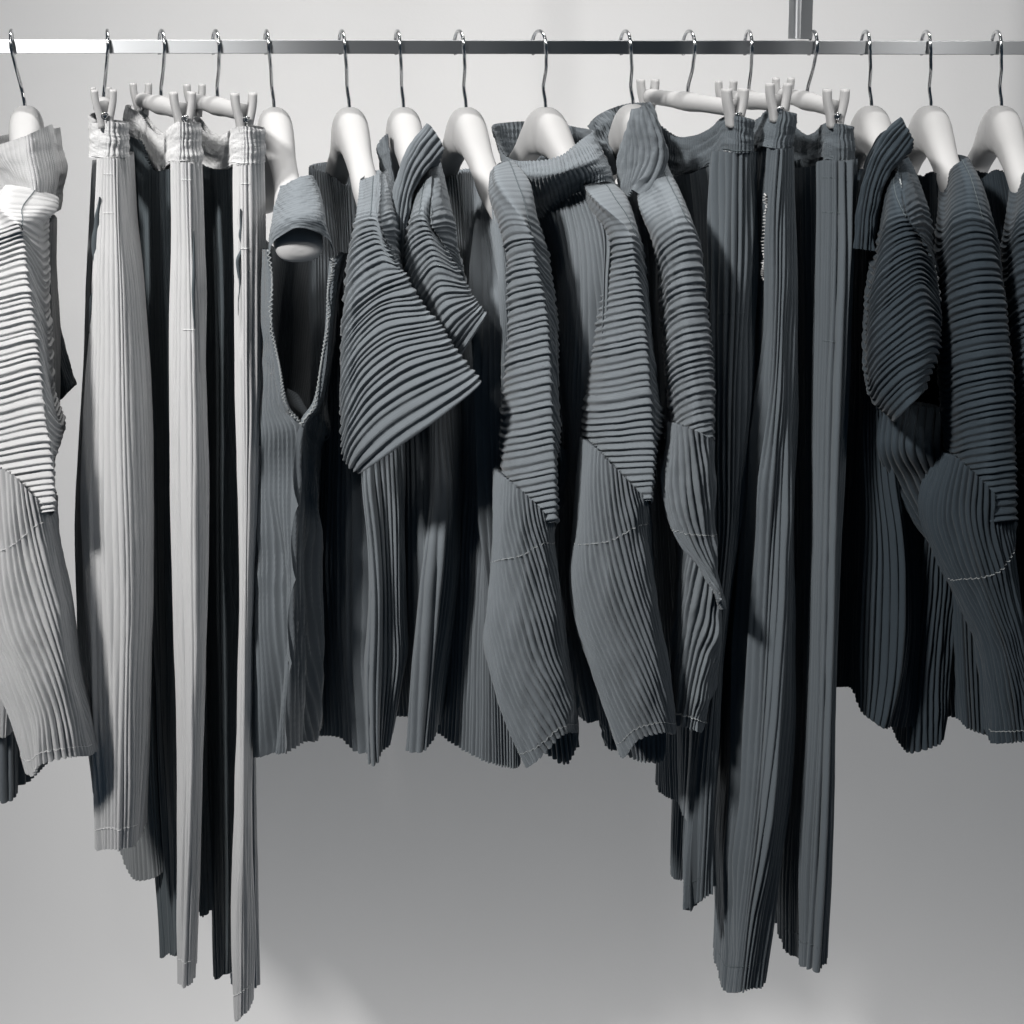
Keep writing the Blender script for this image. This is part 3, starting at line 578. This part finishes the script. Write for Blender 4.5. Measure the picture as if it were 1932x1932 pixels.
S = long_sleeve(g, 'mid', [[(1138, 452), (1165, 440), (1192, 440), (1196, 441), (1218, 466)], [(1142, 490), (1170, 482), (1198, 478), (1202, 483), (1223, 520)], [(1132, 530), (1168, 522), (1203, 517), (1207, 523), (1227, 570)], [(1119, 600), (1165, 592), (1212, 585), (1216, 592), (1233, 645)],
     [(1108, 700), (1165, 692), (1223, 683), (1226, 690), (1244, 735)], [(1099, 790), (1165, 786), (1230, 778), (1233, 784), (1256, 796)], [(1100, 850), (1165, 848), (1235, 845), (1236, 848), (1238, 852)], [(1105, 955), (1165, 952), (1230, 945), (1231, 947), (1232, 949)]], [-16, -20.5, -21.5, -21, -15],
     [[(1098, 822), (1130, 850), (1160, 880), (1192, 915), (1226, 950)], [(1090, 905), (1122, 925), (1155, 940), (1190, 950), (1228, 990)], [(1080, 990), (1115, 1005), (1152, 1010), (1190, 1005), (1230, 1030)], [(1072, 1080), (1108, 1095), (1150, 1100), (1195, 1098), (1236, 1100)],
      [(1080, 1160), (1115, 1180), (1158, 1190), (1205, 1185), (1248, 1180)], [(1118, 1262), (1140, 1280), (1175, 1285), (1220, 1280), (1262, 1282)], [(1163, 1385), (1180, 1428), (1202, 1397), (1238, 1384), (1275, 1382)]], [-16, -21.2, -22.2, -22, -17],
     [(0, .28), (.25, .275), (.5, .245), (.75, .18), (1., .06)], 'thread', pl=('v', 6.3, 4.6), tw=.45)
surf('rear_sleeve', g, M['mid'], rows([-12, -13, -12], [(1222, 780), (1240, 790), (1256, 798)], [(1224, 820), (1245, 825), (1262, 832)], [(1228, 862), (1242, 864), (1254, 860)]), back=3, pleat=LO)
surf('rear_cuff', g, M['mid'], rows([-11, -12, -11], [(1140, 1200), (1200, 1200), (1245, 1200)], [(1160, 1350), (1205, 1350), (1258, 1340)], [(1182, 1422), (1212, 1437), (1254, 1434)]), back=4, pleat=LO)
surf('rear_sleeve', g, M['mid'], rows([-4, -5, -4], [(1120, 1300), (1135, 1300), (1150, 1300)], [(1136, 1368), (1150, 1370), (1168, 1370)], [(1143, 1408), (1153, 1415), (1166, 1410)]), back=3, pleat=LO)

g = top('long_sleeved_top', (1260, 400, -12), 'charcoal long-sleeved top with folded-over collar and twisted cuff, touching the dark trousers')
surf('body', g, M['mid'], cols([-1, -3, -6, -6, -3], [(1186, 350), (1205, 450), (1230, 900), (1245, 1200), (1250, 1400), (1250, 1503)], [(1205, 350), (1230, 450), (1250, 900), (1270, 1300), (1276, 1510)], [(1225, 350), (1250, 450), (1270, 900), (1300, 1200), (1298, 1400), (1291, 1536)], [(1245, 350), (1280, 450), (1310, 900), (1350, 1200), (1340, 1400), (1328, 1541)], [(1260, 350), (1300, 450), (1330, 900), (1362, 1200), (1365, 1350), (1352, 1480)], n=12),
     back=12, pleat=('v', 5.6, 4.2), folds=[(.6, .55, .07, 1.4, .5, 1.2)])
yoke(g, M['mid'], rows([-14, -15, -14, -9], [(1200, 352), (1222, 330), (1245, 315), (1260, 305)], [(1200, 390, -17), (1240, 370, -17), (1268, 355, -19), (1290, 365, -13)], [(1212, 430, -12), (1245, 420, -19), (1290, 405, -22), (1316, 415, -16)], [(1222, 490, -13), (1255, 455, -19), (1300, 430, -22.5), (1324, 470, -16)]))
surf('collar_back', g, M['mid'], rows([2, 5, 7, 5, 2], [(1110, 236), (1130, 216), (1158, 203), (1190, 195), (1222, 194)], [(1122, 255), (1145, 238), (1170, 230), (1200, 225), (1232, 228)], [(1140, 285), (1160, 275), (1185, 270), (1215, 270), (1245, 270)], [(1160, 330), (1180, 320), (1200, 320), (1225, 320), (1250, 320)]), back=None, pleat=('v', 5.6, 4.2))
surf('collar', g, M['mid'], rows([-8, -13, -15, -10], [(1196, 224), (1206, 208), (1216, 197), (1222, 195)], [(1182, 240), (1202, 228), (1226, 218), (1238, 230)], [(1170, 275), (1200, 268), (1238, 262), (1248, 268)], [(1162, 310), (1196, 318), (1240, 302), (1257, 298)], [(1166, 338), (1190, 352), (1226, 338), (1256, 316)], [(1176, 362), (1188, 372), (1205, 366), (1226, 345)]), back=3, pleat=('v', 6.5, 3.2), folds=[(.4, .6, .15, .8)])
S = long_sleeve(g, 'mid', [[(1228, 470), (1248, 445), (1275, 428), (1298, 424), (1324, 460)], [(1237, 505), (1258, 478), (1285, 462), (1310, 458), (1325, 480)], [(1243, 560), (1262, 535), (1290, 522), (1318, 518), (1328, 535)], [(1248, 640), (1268, 618), (1296, 605), (1328, 600), (1333, 612)],
     [(1252, 720), (1275, 700), (1305, 688), (1334, 682), (1338, 692)], [(1260, 790), (1285, 772), (1312, 762), (1339, 756), (1342, 762)], [(1266, 860), (1290, 848), (1315, 840), (1341, 832), (1343, 836)]], [-17, -20, -21.5, -21, -17],
     [[(1262, 794), (1285, 800), (1305, 808), (1325, 818), (1343, 836)], [(1256, 850), (1280, 862), (1302, 868), (1324, 872), (1345, 895)], [(1248, 905), (1270, 925), (1296, 935), (1322, 940), (1346, 960)], [(1257, 968), (1276, 985), (1298, 998), (1324, 1005), (1347, 1020)],
      [(1288, 1020), (1300, 1035), (1314, 1045), (1332, 1055), (1350, 1070)], [(1322, 1065), (1330, 1078), (1340, 1090), (1348, 1098), (1356, 1108)], [(1350, 1115), (1354, 1122), (1358, 1130), (1361, 1138), (1364, 1150)]], [-17, -21, -22, -21.5, -18],
     [(0, .60), (.3, .6), (.6, .56), (1., .5)], 'thread', pl=('v', 7.0, 5.2), bk=4, tw=.3)
S = surf('cuff', g, M['mid'], cols([-15, -17, -17.5, -15], [(1287, 1020), (1276, 1150), (1270, 1250), (1268, 1366)], [(1305, 1045), (1300, 1150), (1292, 1372)], [(1335, 1070), (1338, 1180), (1322, 1260), (1308, 1377)], [(1352, 1100), (1364, 1170), (1362, 1230), (1350, 1300), (1326, 1381)]), back=5, pleat=('v', 6.4, 4.8), tw=-.35)
seam(S, [(0, .93), (.5, .93), (1., .93)], M['thread'], g, name='hem_seam', r=.0008, zig=.002)

# ================= three dark trousers
DT = ('v', 5.8, 5.0)
ampD = lambda u, v: .95+.3*np.clip((v-.70)/.2, 0, 1)+.3*np.clip((.2-v)/.1, 0, 1)
t, L = trousers((1395, 220, -14), 'dark slate trousers, leftmost of the three dark pairs, hanging behind the twisted cuff', 'trou',
    rows([8, 4, -1, -7.5, -11.5, -15.5, -14], [(1240, 232), (1275, 258), (1310, 259), (1350, 241), (1369, 224), (1395, 219), (1421, 226)], [(1245, 280), (1278, 295), (1310, 292), (1350, 270), (1366, 250), (1395, 252), (1421, 256)], [(1250, 330), (1280, 331), (1310, 322), (1350, 303), (1364, 285), (1395, 289), (1420, 287)]),
    [(cols([[4, 2, -2, -6, -9], [-6, -8, -10, -11, -12], -12.5, [-15, -14, -13.5], [-13.5, -13, -12.5]], [(1262, 328), (1300, 450), (1325, 560), (1335, 800), (1345, 1000), (1338, 1200), (1318, 1400), (1300, 1560), (1296, 1700)], [(1325, 318), (1332, 450), (1338, 600), (1342, 850), (1352, 1050), (1343, 1250), (1322, 1420), (1302, 1712)],
        [(1365, 285), (1358, 450), (1352, 600), (1355, 850), (1360, 1050), (1348, 1250), (1328, 1450), (1316, 1705)], [(1395, 288), (1388, 600), (1380, 850), (1376, 1000), (1362, 1150), (1350, 1300), (1336, 1480), (1328, 1694)],
        [(1421, 286), (1420, 560), (1414, 750), (1402, 930), (1392, 1010), (1372, 1130), (1362, 1250), (1350, 1450), (1342, 1560), (1341, 1679)], n=13), dict(back=5, folds=[(.75, .7, .06, .8), (.55, .5, .05, -.9)])),
     (cols([10, 8, 8], [(1250, 330), (1275, 1300), (1271, 1500), (1268, 1655)], [(1290, 330), (1295, 1500), (1285, 1660)], [(1330, 330), (1320, 1500), (1305, 1658)]), dict(back=5, hem=False, amp=None))],
    loops=[[(.78, .21), (.95, .21)]], thread='darkthread', pl=DT, am=ampD)
t, L = trousers((1470, 212, -14), 'dark slate trousers, middle of the three dark pairs, pale frayed pocket edge and lowest hem', 'trou',
    rows([4, -8, -13, -15.5, -14], [(1425, 240), (1442, 224), (1458, 211), (1478, 209), (1501, 214)], [(1422, 265), (1435, 250), (1448, 242), (1472, 244), (1498, 246)], [(1420, 290), (1430, 283), (1439, 276), (1465, 280), (1492, 277)]),
    [(cols([-4, -11, -15.5, -13.5], [(1428, 285), (1418, 400), (1415, 600), (1408, 800), (1390, 960), (1368, 1130), (1362, 1250), (1362, 1450), (1360, 1600), (1363, 1750), (1359, 1837)],
        [(1444, 278), (1435, 400), (1440, 600), (1430, 800), (1415, 1000), (1400, 1150), (1398, 1300), (1400, 1450), (1395, 1600), (1385, 1750), (1374, 1872)], [(1470, 280), (1465, 400), (1470, 600), (1462, 800), (1455, 1000), (1450, 1200), (1445, 1400), (1432, 1600), (1415, 1750), (1405, 1869)],
        [(1493, 277), (1496, 400), (1500, 600), (1498, 800), (1497, 1000), (1500, 1200), (1500, 1400), (1482, 1550), (1458, 1700), (1440, 1860)], n=13),
      dict(back=9, tw=-.25, folds=[(.82, .55, .06, 1.3, .25, .95), (.62, .38, .05, 1.3, .2, .95), (.95, .80, .05, 1.1, .3, .9), (.72, .47, .04, -1.4, .25, .9)], grooves=[([(.60, .05), (.56, .10), (.50, .145)], .02, 8)]))],
    loops=[[(.3, .19), (.48, .19)]], thread='darkthread', pl=DT, am=lambda u, v: .9*(1-.55*np.clip((v-.3)/.15, 0, 1)*np.clip((.85-v)/.15, 0, 1))+.2)
seam(L, [(.62, .05), (.59, .08), (.57, .11), (.52, .145)], M['palethread'], t, name='pocket_edge', r=.0011, zig=.008, n=60, lift=.003)
t, L = trousers((1583, 236, -14), 'dark slate trousers, rightmost of the three dark pairs, straight leg beside the black tops', 'trou',
    rows([4, 0, -5, -9, -12.5, -15.5, -14], [(1496, 236), (1515, 252), (1535, 257), (1553, 246), (1561, 237), (1584, 233), (1609, 239)], [(1495, 280), (1515, 290), (1535, 290), (1554, 280), (1559, 268), (1584, 268), (1610, 269)], [(1495, 320), (1515, 322), (1535, 318), (1554, 311), (1558, 300), (1584, 303), (1611, 300)]),
    [(cols([-4, -9, -13, -15.5, -13.5], [(1500, 316), (1500, 800), (1503, 1200), (1497, 1450), (1484, 1650), (1482, 1790)], [(1530, 314), (1530, 800), (1524, 1200), (1515, 1500), (1512, 1807)],
        [(1557, 302), (1555, 500), (1548, 800), (1538, 1100), (1530, 1400), (1520, 1650), (1514, 1823)], [(1584, 302), (1582, 500), (1575, 800), (1563, 1100), (1556, 1400), (1545, 1650), (1536, 1822)],
        [(1611, 299), (1608, 500), (1605, 620), (1600, 750), (1592, 900), (1583, 1050), (1577, 1250), (1575, 1400), (1570, 1500), (1565, 1650), (1556, 1816)], n=13), dict(back=8, folds=[(.85, .8, .05, .7), (.4, .45, .05, -.8)])),
     (cols([6, 3, 2], [(1500, 320), (1497, 1200), (1485, 1430), (1462, 1640), (1458, 1738)], [(1520, 320), (1515, 1200), (1480, 1743)], [(1540, 320), (1530, 1200), (1500, 1748)]), dict(back=5, hem=False, amp=None))],
    loops=[[(.62, .02), (.82, .02)], [(.62, .06), (.82, .06)], [(.65, .21), (.8, .21)]], thread='darkthread', pl=DT, am=ampD)

# ================= black tops
g = top('short_sleeved_top', (1700, 400, -15), 'black mock-neck top with pointed short sleeve, right beside the dark trousers')
surf('body', g, M['dark'], cols([-5, -8, -11, -11, -7], [(1612, 340), (1605, 700), (1592, 1000), (1580, 1200), (1573, 1294)], [(1635, 340), (1625, 700), (1618, 1000), (1612, 1200), (1608, 1300)], [(1650, 340), (1640, 700), (1635, 850), (1640, 1000), (1635, 1200), (1628, 1347)], [(1680, 340), (1655, 700), (1660, 900), (1675, 1050), (1682, 1150), (1676, 1250), (1652, 1362)], [(1710, 340), (1720, 700), (1740, 900), (1745, 1200), (1735, 1366)], n=12),
     back=14, pleat=LO, wob=.7, folds=[(.62, .6, .06, 1.3, .4, 1.1)])
surf('collar', g, M['dark'], rows([-11, -17, -17, -14], [(1700, 230), (1709, 236), (1718, 252), (1716, 292)], [(1674, 250), (1688, 262), (1700, 280), (1692, 302)], [(1650, 285), (1662, 296), (1675, 312), (1670, 330)], [(1633, 330), (1643, 342), (1654, 355), (1656, 372)], [(1620, 390), (1632, 396), (1645, 402), (1652, 415)], [(1612, 468), (1626, 470), (1640, 472), (1650, 474)]), back=3, pleat=('v', 6, 3.2))
yoke(g, M['dark'], rows([-12, -14, -14], [(1668, 340), (1682, 322), (1697, 307)], [(1660, 375, -15), (1682, 358, -18.5), (1706, 350, -19)], [(1654, 420, -17), (1718, 395, -22), (1755, 400, -16)], [(1650, 465, -17), (1728, 420, -22.5), (1758, 455, -16)]))
S = sleeve('sleeve', g, M['dark'], rows([-17, -20, -21.5, -21, -18],
     [(1652, 450), (1672, 424), (1696, 412), (1716, 412), (1732, 424)], [(1645, 490), (1668, 458), (1696, 440), (1724, 434), (1748, 450)], [(1637, 540), (1662, 505), (1692, 482), (1728, 466), (1762, 486)], [(1631, 595), (1656, 560), (1690, 530), (1730, 505), (1774, 535)], [(1628, 650), (1652, 615), (1690, 580), (1735, 548), (1781, 590)],
     [(1630, 705), (1654, 670), (1692, 635), (1742, 598), (1781, 612)], [(1638, 745), (1660, 715), (1695, 682), (1746, 650), (1778, 650)], [(1655, 772), (1674, 752), (1705, 722), (1745, 695), (1766, 690)], [(1684, 797), (1694, 789), (1712, 770), (1733, 748), (1750, 728)]),
     back=5, pleat=('h', 6.8, 4.0), nu=110)
seam(S, [(.99, .12), (.99, .35), (.99, .62)], M['thread'], g, name='sleeve_edge', zig=.012, r=.0008, n=70)
surf('sleeve_back', g, M['dark'], rows([-20, -18, -15], [(1690, 311, -13.5), (1704, 300, -12), (1714, 293, -10)], [(1699, 352, -19), (1722, 342, -17), (1740, 352, -13)], [(1714, 415, -22), (1738, 405, -19), (1757, 418, -15)], [(1736, 445, -21.5), (1752, 460, -18.5), (1763, 482, -15)], [(1755, 482), (1765, 502), (1773, 528)]), back=3, pleat=('h', 7, 3.), amp=lambda u, v: .15+.85*np.clip((v-.45)/.15, 0, 1))

g = top('long_sleeved_top', (1830, 400, -12), 'black collarless top with long sleeve swinging left at the elbow, right part of the rail')
surf('body', g, M['dark'], cols([-3, -5, -9, -8], [(1727, 345), (1745, 600), (1720, 900), (1690, 1200), (1700, 1362)], [(1755, 325), (1765, 600), (1770, 900), (1780, 1200), (1790, 1352)], [(1780, 330), (1800, 600), (1810, 900), (1820, 1200), (1830, 1376)], [(1800, 350), (1860, 600), (1880, 900), (1890, 1200), (1890, 1392)], n=12), back=12, pleat=LO, wob=.6)
yoke(g, M['dark'], rows([-9, -13, -14, -9], [(1783, 325), (1798, 308), (1816, 298), (1832, 293)], [(1777, 370, -12), (1805, 345, -17), (1840, 338, -19), (1862, 350, -13)], [(1772, 420, -13), (1815, 400, -19), (1856, 392, -22), (1885, 405, -16)], [(1770, 470, -14), (1820, 440, -19), (1862, 428, -22.5), (1892, 460, -16)]))
S = long_sleeve(g, 'dark', [[(1772, 450), (1800, 425), (1832, 415), (1862, 422), (1888, 450)], [(1769, 490), (1800, 462), (1834, 450), (1868, 452), (1893, 490)], [(1770, 545), (1805, 520), (1842, 508), (1879, 508), (1892, 540)], [(1773, 620), (1810, 600), (1850, 588), (1892, 586), (1897, 600)],
     [(1777, 700), (1815, 684), (1860, 674), (1902, 670), (1906, 684)], [(1784, 790), (1825, 778), (1868, 768), (1908, 764), (1911, 775)], [(1790, 870), (1830, 862), (1870, 856), (1911, 852), (1913, 858)], [(1800, 990), (1835, 988), (1872, 985), (1911, 982), (1914, 984)]], [-16, -19, -20.5, -20, -17],
     [[(1782, 852), (1812, 868), (1842, 895), (1878, 935), (1914, 988)], [(1745, 950), (1790, 965), (1830, 975), (1872, 990), (1915, 1030)], [(1770, 1044), (1805, 1050), (1842, 1055), (1882, 1062), (1919, 1080)], [(1808, 1128), (1838, 1138), (1868, 1146), (1900, 1150), (1930, 1155)],
      [(1843, 1208), (1868, 1215), (1893, 1222), (1918, 1228), (1944, 1232)], [(1861, 1300), (1885, 1305), (1908, 1308), (1932, 1308), (1955, 1306)], [(1867, 1397), (1890, 1402), (1915, 1401), (1940, 1398), (1965, 1392)]], [-15, -19.5, -21, -20.5, -17],
     [(0, .38), (.3, .375), (.6, .33), (1., .1)], 'thread', pl=('v', 6.4, 4.5), tw=.2)
surf('elbow_fold', g, M['dark'], rows([-11, -12, -11], [(1660, 770), (1710, 765), (1780, 770)], [(1655, 850, -12), (1700, 845, -14), (1780, 850, -13)], [(1680, 910), (1730, 910), (1790, 915)], [(1725, 985), (1760, 985), (1800, 985)], [(1772, 1050), (1785, 1050), (1800, 1050)], [(1808, 1128), (1818, 1128), (1828, 1128)]), back=3, pleat=('v', 6., 4.2), lump=.4)
S = surf('rear_sleeve', g, M['dark'], cols([-6, -8, -8, -6], [(1755, 880), (1722, 1100), (1700, 1250), (1693, 1400)], [(1765, 880), (1742, 1100), (1722, 1250), (1713, 1419)], [(1785, 880), (1780, 1100), (1765, 1250), (1762, 1409)], [(1810, 880), (1812, 1100), (1800, 1250), (1792, 1330), (1782, 1385)]), back=4, pleat=LO)

g = top('long_sleeved_top', (1950, 400, -10), 'black long-sleeved top at the far right, only a sliver of pleated sleeve in the picture')
surf('body', g, M['dark'], cols([0, -4, -6], [(1845, 340), (1880, 600), (1900, 1300)], [(1880, 320), (1920, 600), (1940, 1340)], [(1920, 340), (1990, 600), (2020, 1350)]), back=10, pleat=LO)
yoke(g, M['dark'], rows([-9, -14, -9], [(1920, 332), (1945, 312), (1962, 308)], [(1908, 375, -12), (1955, 350, -18), (1990, 360, -13)], [(1898, 430, -13), (1965, 410, -20), (2010, 420, -16)]))
sleeve('sleeve', g, M['dark'], rows([-15, -18, -19, -17], [(1898, 440), (1925, 415), (1960, 405), (2000, 430)], [(1893, 500), (1925, 475), (1965, 465), (2010, 500)], [(1898, 600), (1930, 580), (1970, 570), (2020, 590)], [(1903, 700), (1935, 684), (1980, 675), (2030, 690)], [(1912, 820), (1945, 810), (1990, 800), (2040, 810)], [(1925, 900), (1955, 895), (2000, 890), (2045, 900)]), back=5, pleat=UP, nu=90)
surf('lower_sleeve', g, M['dark'], rows([-13, -16, -15], [(1915, 880), (1960, 900), (2020, 950)], [(1920, 980), (1970, 1000), (2030, 1020)], [(1932, 1150), (1990, 1170), (2050, 1170)], [(1955, 1390), (2010, 1400), (2060, 1390)]), back=5, pleat=LO)
